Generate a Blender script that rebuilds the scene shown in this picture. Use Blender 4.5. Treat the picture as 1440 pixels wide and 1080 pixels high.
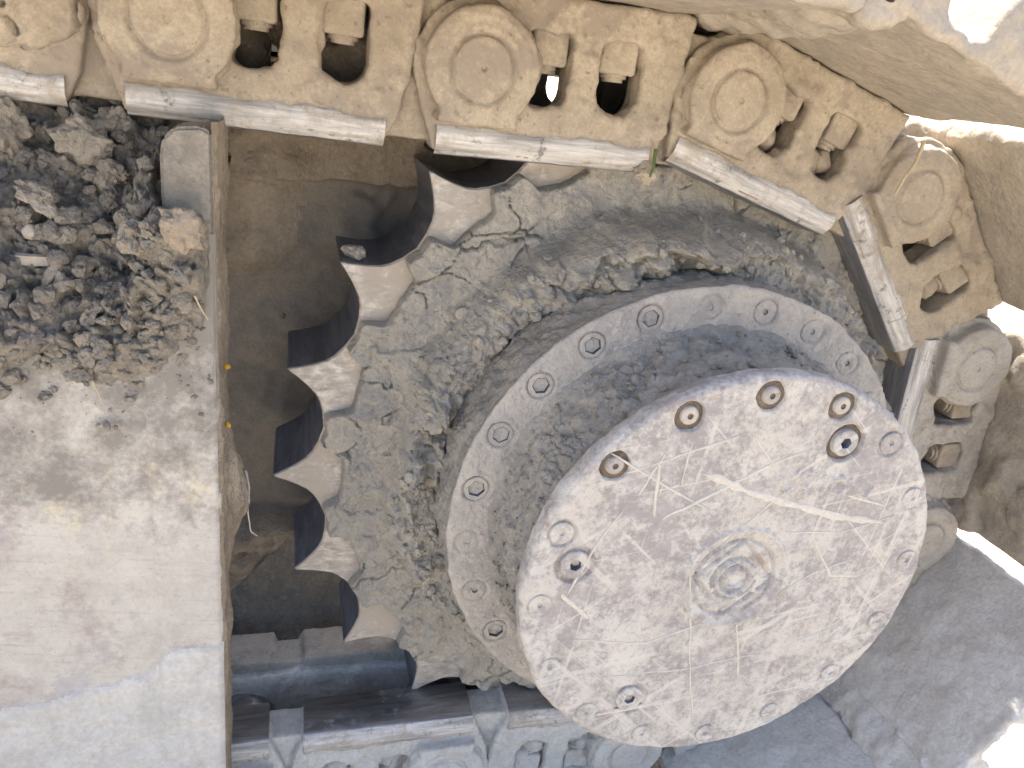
import bpy, bmesh, math, random
import numpy as np
from mathutils import Matrix, Vector
for o in list(bpy.data.objects): bpy.data.objects.remove(o, do_unlink=True)
scn = bpy.context.scene
COL = scn.collection
R = math.radians
S = 0.33                       # metres per model unit (one unit = tip radius of the sprocket)
TH = R(4.1)                    # the running gear is modelled square to its track; the machine leans by this much
G = np.array([[math.cos(TH), 0, -math.sin(TH)], [0, 1, 0], [math.sin(TH), 0, math.cos(TH)]])

# ------------------------------------------------------------------ camera
cam = bpy.data.cameras.new('camera'); camo = bpy.data.objects.new('camera', cam); COL.objects.link(camo)
def rotv(r):
    r = np.array(r); t = np.linalg.norm(r); k = r/t
    K = np.array([[0, -k[2], k[1]], [k[2], 0, -k[0]], [-k[1], k[0], 0]])
    return np.eye(3)+math.sin(t)*K+(1-math.cos(t))*K@K
CR = rotv([0.4039252, -0.25447583, 0.0])@np.array([[1, 0, 0], [0, 0, -1], [0, 1, 0.]])
CC = np.array([-0.88581829, -1.84646938, 1.05736797])
M = G@np.stack([CR[0], -CR[1], -CR[2]], 1)
mw = Matrix([list(M[i])+[float((G@CC)[i]*S)] for i in range(3)]+[[0, 0, 0, 1]])
camo.matrix_world = mw
cam.sensor_width = 36; cam.lens = 1101.485/1440*36
cam.clip_start = 0.02; cam.clip_end = 3000
scn.camera = camo

# ------------------------------------------------------------------ sky, sun, exposure
SUN_EL, SUN_AZ = R(64), R(8)
w = bpy.data.worlds.new('World'); scn.world = w; w.use_nodes = True
nt = w.node_tree; bg = nt.nodes['Background']
sky = nt.nodes.new('ShaderNodeTexSky'); sky.sky_type = 'NISHITA'; sky.sun_disc = False
sky.sun_elevation = SUN_EL; sky.sun_rotation = SUN_AZ
sky.air_density = 1.0; sky.dust_density = 6.0; sky.ozone_density = 0.6
nt.links.new(sky.outputs[0], bg.inputs[0]); bg.inputs[1].default_value = 0.14
sun = bpy.data.lights.new('sun', 'SUN'); sun.energy = 5.0; sun.angle = R(0.5); sun.color = (1, 0.95, 0.87)
so = bpy.data.objects.new('sun', sun); COL.objects.link(so)
sd = Vector((math.sin(SUN_AZ)*math.cos(SUN_EL), math.cos(SUN_AZ)*math.cos(SUN_EL), math.sin(SUN_EL)))
so.rotation_euler = sd.to_track_quat('Z', 'Y').to_euler()
vs = scn.view_settings
vs.view_transform = 'Standard'; vs.look = 'None'; vs.gamma = 1; vs.exposure = 1.86; vs.use_curve_mapping = False
scn.cycles.max_bounces = 8; scn.cycles.diffuse_bounces = 6

# ------------------------------------------------------------------ numpy noise
_rs = np.random.RandomState(7)
PERM = np.tile(_rs.permutation(256), 3)
GR = _rs.normal(size=(256, 3)); GR /= np.linalg.norm(GR, axis=1)[:, None]
def perlin(P):
    P = np.asarray(P, float); I = np.floor(P).astype(int); F = P-I; I &= 255
    U = F*F*F*(F*(F*6-15)+10)
    r = 0
    for dx in (0, 1):
        for dy in (0, 1):
            for dz in (0, 1):
                h = PERM[PERM[PERM[I[:, 0]+dx]+I[:, 1]+dy]+I[:, 2]+dz]
                g = GR[h]
                d = g[:, 0]*(F[:, 0]-dx)+g[:, 1]*(F[:, 1]-dy)+g[:, 2]*(F[:, 2]-dz)
                wt = (U[:, 0] if dx else 1-U[:, 0])*(U[:, 1] if dy else 1-U[:, 1])*(U[:, 2] if dz else 1-U[:, 2])
                r = r+wt*d
    return r*1.5
def fbm(P, f, o=4, seed=0, ridged=False):
    a = 1; s = 0; n = 0; P = np.asarray(P)+seed*13.37
    for i in range(o):
        v = perlin(P*f)
        if ridged: v = 0.5-np.abs(v)
        s = s+a*v; n += a; a *= .5; f *= 2.03
    return s/n
_WR = np.random.RandomState(3).rand(256, 3)
def worley(P, f, seed=0):
    """F1, F2-F1 (distance to the cell border, roughly) and a random id per cell"""
    P = np.asarray(P)*f+seed*7.1; I = np.floor(P).astype(int); F = P-I
    f1 = np.full(len(P), 9.); f2 = f1.copy(); cid = np.zeros(len(P))
    for dx in (-1, 0, 1):
        for dy in (-1, 0, 1):
            for dz in (-1, 0, 1):
                J = (I+[dx, dy, dz]) & 255
                h = PERM[PERM[PERM[J[:, 0]]+J[:, 1]]+J[:, 2]]
                d = np.linalg.norm(_WR[h]+[dx, dy, dz]-F, axis=1)
                c = d < f1
                f2 = np.where(c, f1, np.minimum(f2, d)); cid = np.where(c, h/255., cid); f1 = np.where(c, d, f1)
    return f1, f2-f1, cid
def billow(P, f, o=2, seed=0):
    a = 1; s = 0; n = 0; P = np.asarray(P)+seed*9.71
    for i in range(o):
        s = s+a*np.abs(perlin(P*f)); n += a; a *= .5; f *= 2.1
    return s/n
def sstep(a, b, x):
    t = np.clip((x-a)/(b-a), 0, 1); return t*t*(3-2*t)

# ------------------------------------------------------------------ objects
def mesh_of(name, V, F, mats, smooth=True, midx=None):
    V = np.asarray(V, np.float32); me = bpy.data.meshes.new(name)
    if isinstance(F, np.ndarray):
        k = F.shape[1]; n = len(F)
        me.vertices.add(len(V)); me.vertices.foreach_set('co', V.ravel())
        me.loops.add(n*k); me.loops.foreach_set('vertex_index', F.astype(np.int32).ravel())
        me.polygons.add(n); me.polygons.foreach_set('loop_start', np.arange(0, n*k, k, dtype=np.int32))
        me.update(calc_edges=True)
    else:
        me.from_pydata([tuple(map(float, v)) for v in V], [], F)
    for m in (mats if isinstance(mats, (list, tuple)) else [mats]): me.materials.append(m)
    if midx is not None: me.polygons.foreach_set('material_index', np.asarray(midx, np.int32))
    me.polygons.foreach_set('use_smooth', np.full(len(me.polygons), smooth))
    me.update(); me.validate(); return me
def link(name, me, parent=None, label=None, cat=None, group=None, kind=None):
    o = bpy.data.objects.new(name, me); COL.objects.link(o)
    if parent is not None: o.parent = parent
    if label: o['label'] = label
    if cat: o['category'] = cat
    if group: o['group'] = group
    if kind: o['kind'] = kind
    return o
def empty(name, base, label, cat, group=None):
    o = bpy.data.objects.new(name, None); COL.objects.link(o); o.empty_display_size = .05
    o.location = Vector((G@np.array(base, float))*S)
    o['label'] = label; o['category'] = cat
    if group: o['group'] = group
    return o
def part(name, V, F, mats, parent=None, smooth=True, midx=None, grav=False, **k):
    """V in model units, machine frame (grav: already level frame); baked to metres relative to the parent"""
    V = np.asarray(V, float)
    W = (V if grav else V@G.T)*S
    if parent is not None:
        base = np.zeros(3); q = parent
        while q is not None:
            base += np.array(q.location); q = q.parent
        loc = np.zeros(3)
        W = W-base
        return link(name, mesh_of(name, W, F, mats, smooth, midx), parent, **k)
    c = np.array([(W[:, 0].min()+W[:, 0].max())/2, (W[:, 1].min()+W[:, 1].max())/2, W[:, 2].min()])
    o = link(name, mesh_of(name, W-c, F, mats, smooth, midx), None, **k); o.location = Vector(c); return o
def gridF(n, m, wrap=False):
    i, j = np.meshgrid(np.arange(n-1), np.arange(m if wrap else m-1), indexing='ij')
    j2 = (j+1) % m
    return np.stack([i*m+j, i*m+j2, (i+1)*m+j2, (i+1)*m+j], -1).reshape(-1, 4)
def join(parts):
    Vs, Fs, n = [], [], 0
    for V, F in parts:
        Vs.append(V); Fs.append(np.asarray(F)+n); n += len(V)
    return np.concatenate(Vs), np.concatenate(Fs)
def resample(P, step):
    P = np.array(P, float); d = np.r_[0, np.cumsum(np.linalg.norm(np.diff(P, axis=0), axis=1))]
    t = np.linspace(0, d[-1], max(2, int(d[-1]/step)+1))
    return np.stack([np.interp(t, d, P[:, k]) for k in range(P.shape[1])], 1)
def lathe(prof, nth, step=.005):
    """prof: list of (r, Y).  returns V (n,m,3), outward normals, r, Y, theta"""
    P = resample(prof, step); t = np.gradient(P, axis=0); t /= np.linalg.norm(t, axis=1)[:, None]+1e-9
    nr, ny = -t[:, 1], t[:, 0]            # outward for profiles running from the back (large Y) to the front and axis
    th = np.linspace(0, 2*np.pi, nth, endpoint=False)
    V = np.stack([P[:, None, 0]*np.cos(th), np.repeat(P[:, 1:2], nth, 1), P[:, None, 0]*np.sin(th)], -1)
    N = np.stack([nr[:, None]*np.cos(th), np.repeat(ny[:, None], nth, 1), nr[:, None]*np.sin(th)], -1)
    return V, N, P, th
_ICO = {}
def ico(d):
    if d not in _ICO:
        bm = bmesh.new(); bmesh.ops.create_icosphere(bm, subdivisions=d, radius=1)
        _ICO[d] = (np.array([v.co for v in bm.verts]), np.array([[v.index for v in f.verts] for f in bm.faces])); bm.free()
    return _ICO[d]
def clod(c, r, seed, d=2, flat=.75, rough=.38, ang=True):
    V, F = ico(d); rs = np.random.RandomState(seed)
    n = fbm(V, 1.3, 3, seed)*rough*1.6+fbm(V, 4.5, 2, seed+5)*rough*.5
    if ang:
        for _ in range(5):                                     # a few broken flat faces
            a = rs.normal(size=3); a /= np.linalg.norm(a); h = .55+.3*rs.rand()
            dd = (V*(1+n)[:, None])@a; n = np.where(dd > h, n-(dd-h)*.9, n)
    W = V*(1+n)[:, None]*np.array([1, .8+.4*rs.rand(), flat])
    q = np.linalg.qr(rs.normal(size=(3, 3)))[0]
    return W@q.T*r+np.array(c), F
def prism(out, y0, y1):
    """closed prism from an (x, z) outline"""
    n = len(out); V = [(x, y0, z) for x, z in out]+[(x, y1, z) for x, z in out]
    F = [list(range(n-1, -1, -1)), list(range(n, 2*n))]+[[i, (i+1) % n, n+(i+1) % n, n+i] for i in range(n)]
    return V, F
def arc(cx, cz, r, a0, a1, n):
    return [(cx+r*math.cos(R(a0+(a1-a0)*i/n)), cz+r*math.sin(R(a0+(a1-a0)*i/n))) for i in range(n+1)]
def curve_mesh(loops, y0, y1):
    """outline with holes, extruded along Y; loops are lists of (x, z)"""
    cu = bpy.data.curves.new('outline', 'CURVE'); cu.dimensions = '2D'; cu.fill_mode = 'BOTH'; cu.extrude = (y1-y0)/2
    for L in loops:
        sp = cu.splines.new('POLY'); sp.points.add(len(L)-1)
        for p, (x, z) in zip(sp.points, L): p.co = (x, z, 0, 1)
        sp.use_cyclic_u = True
    o = bpy.data.objects.new('outline', cu); COL.objects.link(o)
    dg = bpy.context.evaluated_depsgraph_get(); me = bpy.data.meshes.new_from_object(o.evaluated_get(dg))
    V = np.array([v.co for v in me.vertices]); V = np.stack([V[:, 0], (y0+y1)/2-V[:, 2], V[:, 1]], 1)
    F = [list(p.vertices) for p in me.polygons]
    bpy.data.objects.remove(o); bpy.data.curves.remove(cu); bpy.data.meshes.remove(me)
    bm = bmesh.new(); vs_ = [bm.verts.new(v) for v in V]
    for f in F:
        try: bm.faces.new([vs_[i] for i in f])
        except ValueError: pass
    bmesh.ops.remove_doubles(bm, verts=bm.verts, dist=1e-5); bmesh.ops.recalc_face_normals(bm, faces=bm.faces)
    bm.verts.index_update(); V = np.array([v.co for v in bm.verts]); F = [[v.index for v in f.verts] for f in bm.faces]; bm.free()
    return V, F
def remesh(solids, voxel, smooth=3):
    """union of closed solids as one cast-looking skin"""
    me = bpy.data.meshes.new('cast'); VV, FF, n = [], [], 0
    for V, F in solids:
        VV += [tuple(map(float, v)) for v in V]; FF += [[i+n for i in f] for f in F]; n += len(V)
    me.from_pydata(VV, [], FF)
    o = bpy.data.objects.new('cast', me); COL.objects.link(o)
    m = o.modifiers.new('r', 'REMESH'); m.mode = 'VOXEL'; m.voxel_size = voxel; m.adaptivity = 0
    if smooth:
        m2 = o.modifiers.new('s', 'SMOOTH'); m2.factor = .5; m2.iterations = smooth
    dg = bpy.context.evaluated_depsgraph_get(); e = o.evaluated_get(dg); me2 = bpy.data.meshes.new_from_object(e)
    n = len(me2.vertices); V = np.zeros(n*3); me2.vertices.foreach_get('co', V); V = V.reshape(-1, 3)
    N = np.zeros(n*3); me2.vertices.foreach_get('normal', N); N = N.reshape(-1, 3)
    L = np.zeros(len(me2.loops), np.int32); me2.loops.foreach_get('vertex_index', L)
    tot = np.zeros(len(me2.polygons), np.int32); me2.polygons.foreach_get('loop_total', tot)
    F = L.reshape(-1, 4) if (tot == 4).all() else [list(p.vertices) for p in me2.polygons]
    bpy.data.objects.remove(o); bpy.data.meshes.remove(me); bpy.data.meshes.remove(me2)
    return V, N, F
def bolt_shape(rad, h, sock, depth, seg=24, washer=0, wh=.004, cham=.15):
    """socket-head bolt along -Y, its seat at Y=0: returns V, F, material index (0 head, 1 washer, 2 socket)"""
    th = np.linspace(0, 2*np.pi, seg, endpoint=False); V = []; F = []; mi = []
    def ring(r, y): V.extend([(rr*math.cos(a), y, rr*math.sin(a)) for rr, a in zip(np.broadcast_to(r, seg), th)])
    hexr = sock*np.cos(np.pi/6)/np.cos((th % (np.pi/3))-np.pi/6)
    rings = []
    if washer: rings += [(washer, 0, 1), (washer*.97, -wh, 1), (rad*1.02, -wh, 1)]
    rings += [(rad, -wh if washer else 0, 0), (rad, -h*(1-cham), 0), (rad*(1-cham*.7), -h, 0), (hexr*1.08, -h, 0), (hexr, -h+h*.06, 2), (hexr*.96, -h+depth, 2)]
    for k, (r, y, m) in enumerate(rings):
        ring(r, y)
        if k:
            for i in range(seg): F.append([(k-1)*seg+i, (k-1)*seg+(i+1) % seg, k*seg+(i+1) % seg, k*seg+i]); mi.append(m)
    V.append((0, -h+depth*1.1, 0)); c = len(V)-1
    for i in range(seg): F.append([(len(rings)-1)*seg+i, (len(rings)-1)*seg+(i+1) % seg, c]); mi.append(2)
    return np.array(V), F, mi

# ------------------------------------------------------------------ materials
class NT:
    def __init__(s, name):
        s.m = bpy.data.materials.new(name); s.m.use_nodes = True; s.t = s.m.node_tree; s.b = s.t.nodes['Principled BSDF']
        s.pos = s.t.nodes.new('ShaderNodeNewGeometry').outputs['Position']
    def n(s, typ, ins=None, **kw):
        x = s.t.nodes.new('ShaderNode'+typ)
        for k, v in kw.items(): setattr(x, k, v)
        for k, v in (ins or {}).items():
            if hasattr(v, 'is_linked') or hasattr(v, 'links'): s.t.links.new(v, x.inputs[k])
            else: x.inputs[k].default_value = v
        return x
    def noise(s, scale, detail=5, rough=.6, vec=None, dist=0.):
        return s.n('TexNoise', {'Vector': vec or s.pos, 'Scale': scale, 'Detail': detail, 'Roughness': rough, 'Distortion': dist}).outputs['Fac']
    def brk(s, lo, mid, fine, w=(.5, .3, .2), vec=None):
        a = s.math('MULTIPLY', s.noise(lo, 5, .6, vec, .5), w[0]); b = s.math('MULTIPLY', s.noise(mid, 5, .65), w[1]); c = s.math('MULTIPLY', s.noise(fine, 5, .7), w[2])
        return s.math('ADD', s.math('ADD', a, b), c)
    def ramp(s, fac, stops):
        r = s.n('ValToRGB', {'Fac': fac}); e = r.color_ramp.elements
        while len(e) < len(stops): e.new(.5)
        for x, (p, c) in zip(e, stops):
            x.position = p; x.color = (c, c, c, 1) if not hasattr(c, '__len__') else tuple(c)+(1,)
        return r.outputs['Color']
    def mix(s, fac, a, b):
        x = s.t.nodes.new('ShaderNodeMix'); x.data_type = 'RGBA'
        for k, v in ((0, fac), (6, a), (7, b)):
            if hasattr(v, 'links'): s.t.links.new(v, x.inputs[k])
            else: x.inputs[k].default_value = v if k == 0 else tuple(v)+(1,)
        return x.outputs[2]
    def math(s, op, a, b=0., c=None):
        x = s.t.nodes.new('ShaderNodeMath'); x.operation = op
        for k, v in enumerate((a, b) if c is None else (a, b, c)):
            if hasattr(v, 'links'): s.t.links.new(v, x.inputs[k])
            else: x.inputs[k].default_value = v
        return x.outputs[0]
    def scale(s, v3, rot=(0, 0, 0), vec=None):
        return s.n('Mapping', {'Vector': vec or s.pos, 'Scale': v3, 'Rotation': rot}).outputs[0]
    def bump(s, h, strength, dist, nrm=None):
        i = {'Height': h, 'Strength': strength, 'Distance': dist}
        if nrm is not None: i['Normal'] = nrm
        return s.n('Bump', i).outputs[0]
    def out(s, col, rough, nrm=None, metal=0., spec=.3):
        for k, v in (('Base Color', col), ('Roughness', rough), ('Metallic', metal), ('Specular IOR Level', spec)):
            if hasattr(v, 'links'): s.t.links.new(v, s.b.inputs[k])
            else: s.b.inputs[k].default_value = (tuple(v)+(1,)) if hasattr(v, '__len__') else v
        if nrm is not None: s.t.links.new(nrm, s.b.inputs['Normal'])
        return s.m
def mud(name, c1, c2, c3, big=9., fine=260., bump=.5, crack=0., crack_scale=38., rough=.93, speck=None, dist=.002, stain=None):
    t = NT(name)
    a = t.noise(big, 6, .62, dist=.6); b = t.noise(big*7, 5, .65); f = t.noise(fine, 6, .7)
    col = t.mix(t.ramp(t.brk(big, big*6, fine), [(.42, 0.), (.56, 1.)]), c1, c2)
    col = t.mix(t.ramp(t.brk(big*2.6, big*12, fine*1.3), [(.47, 0.), (.58, .85)]), col, c3)
    col = t.mix(t.ramp(f, [(.36, .35), (.6, 0.)]), col, tuple(x*.62 for x in c1))
    if stain: col = t.mix(t.ramp(t.brk(8., 45., 230., (.5, .32, .18)), [(.52, 0.), (.565, .75)]), col, stain)
    if speck: col = t.mix(t.ramp(t.noise(fine*.55, 3, .5), [(.64, 0.), (.72, .8)]), col, speck)
    n = t.bump(t.noise(big*5, 5, .6), bump*.8, dist*4)
    n = t.bump(f, bump, dist, n)
    if crack:
        wv = t.n('VectorMath', {0: t.pos, 1: t.n('VectorMath', {0: t.n('TexNoise', {'Vector': t.pos, 'Scale': 60., 'Detail': 3.}).outputs['Color'], 1: (.006, .006, .006)}, operation='MULTIPLY').outputs[0]}, operation='ADD').outputs[0]
        v = t.n('TexVoronoi', {'Vector': wv, 'Scale': crack_scale}, feature='DISTANCE_TO_EDGE').outputs['Distance']
        v2 = t.n('TexVoronoi', {'Vector': wv, 'Scale': crack_scale*2.7}, feature='DISTANCE_TO_EDGE').outputs['Distance']
        msk = t.ramp(t.noise(14., 3, .5), [(.42, 0.), (.58, 1.)])
        h = t.math('MULTIPLY', t.math('SUBTRACT', 1., t.ramp(v, [(0., 0.), (.035, 1.)])), msk)
        h2 = t.math('MULTIPLY', t.math('SUBTRACT', 1., t.ramp(v2, [(0., 0.), (.05, 1.)])), t.math('SUBTRACT', 1., msk))
        n = t.bump(t.math('MAXIMUM', h, t.math('MULTIPLY', h2, .6)), -crack, .004, n)
    return t.out(col, rough, n, 0., .2)
def steel(name, base, dust, amount=.5, streak=(60., 6., 60.), rough=.42, metal=.75, rust=None, local=False, pit=0.):
    t = NT(name)
    st = t.noise(1., 6, .72, t.scale(streak, vec=t.n('TexCoord').outputs['Object'] if local else None), .5); g = t.noise(120., 5, .7); lo = t.noise(16., 5, .6)
    col = t.mix(t.ramp(st, [(.35, 0.), (.65, 1.)]), tuple(x*.6 for x in base), tuple(min(1, x*1.35) for x in base))
    if rust: col = t.mix(t.ramp(lo, [(.55, 0.), (.72, .7)]), col, rust)
    if pit: col = t.mix(t.ramp(t.brk(60., 190., 420.), [(.385, pit), (.45, 0.)]), col, tuple(x*.3 for x in base))
    fac = t.ramp(t.math('ADD', t.math('MULTIPLY', lo, .55), t.math('MULTIPLY', g, .45)), [(.58-amount*.28, 0.), (.68-amount*.28, 1.)])
    fac = t.math('MULTIPLY', fac, min(1., amount+.5))
    col = t.mix(fac, col, dust)
    ro = t.math('ADD', rough, t.math('MULTIPLY', fac, .9-rough))
    me_ = t.math('MULTIPLY', t.math('SUBTRACT', 1., fac), metal)
    n = t.bump(st, .25, .0015); n = t.bump(g, .25, .0012, n)
    return t.out(col, ro, n, me_, .5)
TAN = ((.385, .33, .258), (.45, .39, .308), (.32, .272, .212))
GREY = ((.47, .44, .39), (.38, .362, .325), (.54, .495, .42))
M_link = mud('dusty_tan_casting', *TAN, big=11, fine=420, bump=.45, dist=.0014, speck=(.22, .18, .14), stain=(.285, .245, .205))
M_greylink = mud('greyish_dusty_casting', (.42, .39, .34), (.47, .435, .385), (.355, .325, .285), big=11, fine=420, bump=.4, dist=.0012, speck=(.24, .21, .18), stain=(.29, .265, .235))
M_wetlink = mud('pale_clay_on_casting', (.55, .545, .52), (.60, .595, .57), (.46, .455, .435), big=10, fine=260, bump=.6, dist=.002, rough=.8)
M_shoe = mud('dust_caked_shoe', (.40, .355, .295), (.45, .395, .32), (.34, .31, .27), big=8, fine=240, bump=.6, dist=.002, stain=(.30, .265, .22))
M_hubmud = mud('grey_clay', *GREY, big=10, fine=210, bump=1., crack=.9, crack_scale=34., dist=.003, stain=(.30, .295, .285))
M_hubdark = mud('darker_grey_clay', (.33, .315, .29), (.41, .385, .345), (.265, .258, .245), big=10, fine=230, bump=.9, dist=.0025, speck=(.43, .40, .36))  # grey clay of hub side and drum, a darker tone than the crust
M_dirt = mud('loose_dark_soil', (.255, .235, .205), (.33, .30, .255), (.19, .18, .17), big=16, fine=260, bump=.9, dist=.0025, speck=(.33, .30, .26))
M_clod = mud('dry_soil_clod', (.31, .285, .245), (.38, .34, .29), (.24, .225, .20), big=14, fine=300, bump=.9, dist=.002)
M_brown = mud('brown_dried_mud', (.30, .25, .195), (.36, .305, .24), (.24, .20, .155), big=12, fine=260, bump=.8, crack=.6, crack_scale=26., dist=.0025)
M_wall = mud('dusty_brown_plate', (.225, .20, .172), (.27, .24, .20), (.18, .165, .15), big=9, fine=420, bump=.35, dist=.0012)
M_wet = mud('blue_grey_wet_clay', (.53, .52, .495), (.58, .565, .54), (.45, .44, .42), big=9, fine=200, bump=.5, crack=.9, crack_scale=22., rough=.8)
M_tooth = steel('worn_tooth_face', (.43, .405, .38), (.40, .355, .30), .48, (70., 60., 170.), .5, .35, rust=(.30, .21, .15))
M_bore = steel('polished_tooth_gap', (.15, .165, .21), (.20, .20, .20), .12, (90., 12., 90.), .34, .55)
M_rail = steel('polished_rail', (.50, .485, .47), (.36, .315, .26), .30, (16., 130., 260.), .55, .15, rust=(.32, .28, .24), local=True, pit=.85)
M_raildark = steel('bare_rail_top', (.32, .33, .36), (.30, .29, .27), .25, (14., 90., 90.), .4, .8, local=True)
M_boltdark = mud('rusty_seat_and_hole_shade', (.17, .135, .105), (.23, .185, .14), (.125, .10, .08), big=30, fine=500, bump=.6)
M_bolt = steel('dusty_bolt_head', (.34, .32, .30), (.42, .39, .35), .6, (90., 90., 90.), .6, .3)
M_sock = steel('blue_grey_socket', (.085, .095, .115), (.13, .135, .14), .2, (90., 90., 90.), .6, .5)
M_ground = mud('pale_dry_ground', (.50, .45, .375), (.56, .50, .42), (.43, .385, .315), big=1.3, fine=40, bump=.8, dist=.02)
M_stone = mud('pale_stone', (.46, .42, .36), (.52, .47, .40), (.40, .36, .31), big=30, fine=400, bump=.3)
M_straw = mud('dry_straw', (.48, .40, .27), (.55, .46, .32), (.40, .33, .22), big=40, fine=400, bump=.2)
M_leaf = mud('green_blade', (.10, .15, .05), (.13, .19, .06), (.08, .11, .04), big=40, fine=400, bump=.2)
M_yel = mud('yellow_paint_chip', (.55, .32, .03), (.60, .36, .05), (.45, .27, .04), big=40, fine=400, bump=.2)
def cover_mat():
    t = NT('scraped_cover_plate')
    mid = t.noise(60., 6, .7, dist=.4); fi = t.noise(330., 5, .7)
    steelc = t.mix(t.ramp(t.brk(40, 110, 300), [(.42, 0.), (.58, 1.)]), (.245, .23, .232), (.335, .315, .315))
    dust = t.mix(t.ramp(t.noise(22., 4, .6), [(.35, 0.), (.65, 1.)]), (.455, .432, .40), (.53, .512, .485))
    b = t.brk(17., 95., 300., (.34, .38, .28))
    fac = t.ramp(b, [(.45, .08), (.50, .5), (.55, .92)])
    col = t.mix(fac, steelc, dust)
    for ang, sc, th_ in ((.62, 150., .655), (-.75, 130., .66), (1.45, 140., .665), (.2, 170., .665)):
        v = t.n('Mapping', {'Vector': t.n('Mapping', {'Vector': t.pos, 'Rotation': (0, ang, 0)}).outputs[0], 'Scale': (3., 1., sc)}).outputs[0]
        k = t.math('MULTIPLY', t.ramp(t.noise(1., 2, .5, v), [(th_-.03, 0.), (th_, .75)]), t.ramp(t.noise(11., 2, .5, dist=float(sc)/90), [(.46, 0.), (.54, .9)]))
        col = t.mix(k, col, (.53, .51, .475))
    col = t.mix(t.ramp(fi, [(.3, .45), (.44, 0.)]), col, (.25, .22, .205))
    col = t.mix(t.ramp(t.brk(20., 90., 300.), [(.57, 0.), (.62, .6)]), col, (.28, .205, .165))
    n = t.bump(mid, .3, .003); n = t.bump(fac, .4, .0012, n); n = t.bump(fi, .4, .0012, n)
    return t.out(col, .86, n, 0., .3)
M_cover = cover_mat()
def plate_mat():
    t = NT('dusty_frame_plate')
    rot = t.n('Mapping', {'Vector': t.pos, 'Rotation': (0, R(-7), 0)}).outputs[0]
    hs = t.noise(1., 6, .7, t.n('Mapping', {'Vector': rot, 'Scale': (9., 30., 190.)}).outputs[0], .6)
    hs2 = t.noise(1., 3, .55, t.n('Mapping', {'Vector': rot, 'Scale': (7., 30., 120.)}).outputs[0], .3)
    fi = t.noise(320., 5, .7); mid = t.noise(55., 6, .7)
    base = t.mix(t.ramp(t.brk(12., 60., 260.), [(.42, 0.), (.56, 1.)]), (.42, .395, .36), (.525, .50, .46))
    base = t.mix(t.ramp(hs, [(.30, .5), (.46, 0.)]), base, (.36, .325, .305))
    base = t.mix(t.ramp(hs2, [(.66, 0.), (.72, .5)]), base, (.30, .255, .24))
    base = t.mix(t.ramp(t.brk(7., 45., 240., (.62, .24, .14)), [(.525, 0.), (.585, .8)]), base, (.33, .275, .255))
    base = t.mix(t.ramp(t.brk(11., 70., 250.), [(.545, 0.), (.60, .6)]), base, (.62, .55, .38))
    base = t.mix(t.ramp(t.brk(17., 90., 300.), [(.55, 0.), (.60, .5)]), base, (.37, .37, .385))
    z = t.n('SeparateXYZ', {0: t.pos}).outputs[2]
    soil = t.math('ADD', t.math('MULTIPLY', z, 3.0), t.math('MULTIPLY', t.brk(9., 50., 220.), 2.4))
    base = t.mix(t.ramp(soil, [(0., 0.), (1., 1.)]) if False else t.ramp(t.math('SUBTRACT', soil, .80), [(.44, 0.), (.74, .92)]), base, (.215, .20, .18))
    base = t.mix(t.ramp(fi, [(.30, .4), (.44, 0.)]), base, (.25, .22, .20))
    n = t.bump(mid, .45, .003); n = t.bump(hs, .3, .0012, n); n = t.bump(fi, .4, .0012, n)
    return t.out(base, .88, n, 0., .3)
M_plate = plate_mat()

# ------------------------------------------------------------------ ground
def ground():
    xs = np.r_[-900, -300, -100, -40, np.linspace(-16, 16, 161), 40, 100, 300, 900]; n = len(xs)
    X, Y = np.meshgrid(xs, xs, indexing='ij'); P = np.stack([X.ravel(), Y.ravel(), np.zeros(n*n)], 1)
    z = -1.285+np.where(np.hypot(P[:, 0], P[:, 1]) < 20, fbm(P, .35, 4, 2)*.16-.03, -.03)
    z = np.minimum(z, -1.255)
    V = np.stack([P[:, 0], P[:, 1], z], 1)
    part('ground', V, gridF(n, n)[:, ::-1], M_ground, grav=True, kind='structure')
ground()

# ------------------------------------------------------------------ final drive: sprocket, clay, hub, cover
FD = empty('final_drive', (0, .24, -1.0), 'clay caked drive sprocket and hub with a round scraped bolted cover', 'final drive')
PH, DS = 2.21768521, 2*np.pi/21
PH0 = PH
tt = np.array([0, .012, .05, .1, .17, .24, .35, .5]); rr_ = np.array([1.0, .996, .972, .946, .919, .904, .891, .882])
def tooth_r(th):
    f = ((th-PH0)/DS) % 1.0; f = np.minimum(f, 1-f); return np.interp(f, tt, rr_)
def make_sprocket():
    base = np.r_[tt[:-1], .5, 1-tt[1:-1][::-1]]
    base = np.unique(np.r_[base, np.linspace(0, 1, 71)[:-1], .006, .994])
    th = (PH0+DS*(np.arange(21)[:, None]+base[None])).ravel(); m = len(th); ro = tooth_r(th)
    rows = []; mi = []
    def ring(r, y): rows.append(np.stack([r*np.cos(th), np.full(m, y), r*np.sin(th)], 1))
    ring(np.full(m, .5), .29); ring(ro-.02, .29); ring(ro-.002, .283); ring(ro, .265)
    ring(ro, .13); ring(ro+0, .02); ring(ro-.001, .006); [ring((ro-.006)*(1-k/12)+.79*k/12, 0) for k in range(13)]; ring(np.full(m, .5), 0)
    V = np.stack(rows); d = fbm(V.reshape(-1, 3), 30, 3, 1).reshape(V.shape[:2])
    k = np.arange(len(rows))[:, None]
    pass
    F = gridF(len(rows), m, True)
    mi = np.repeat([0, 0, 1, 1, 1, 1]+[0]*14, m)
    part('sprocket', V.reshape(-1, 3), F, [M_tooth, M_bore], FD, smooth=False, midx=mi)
make_sprocket()

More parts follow.
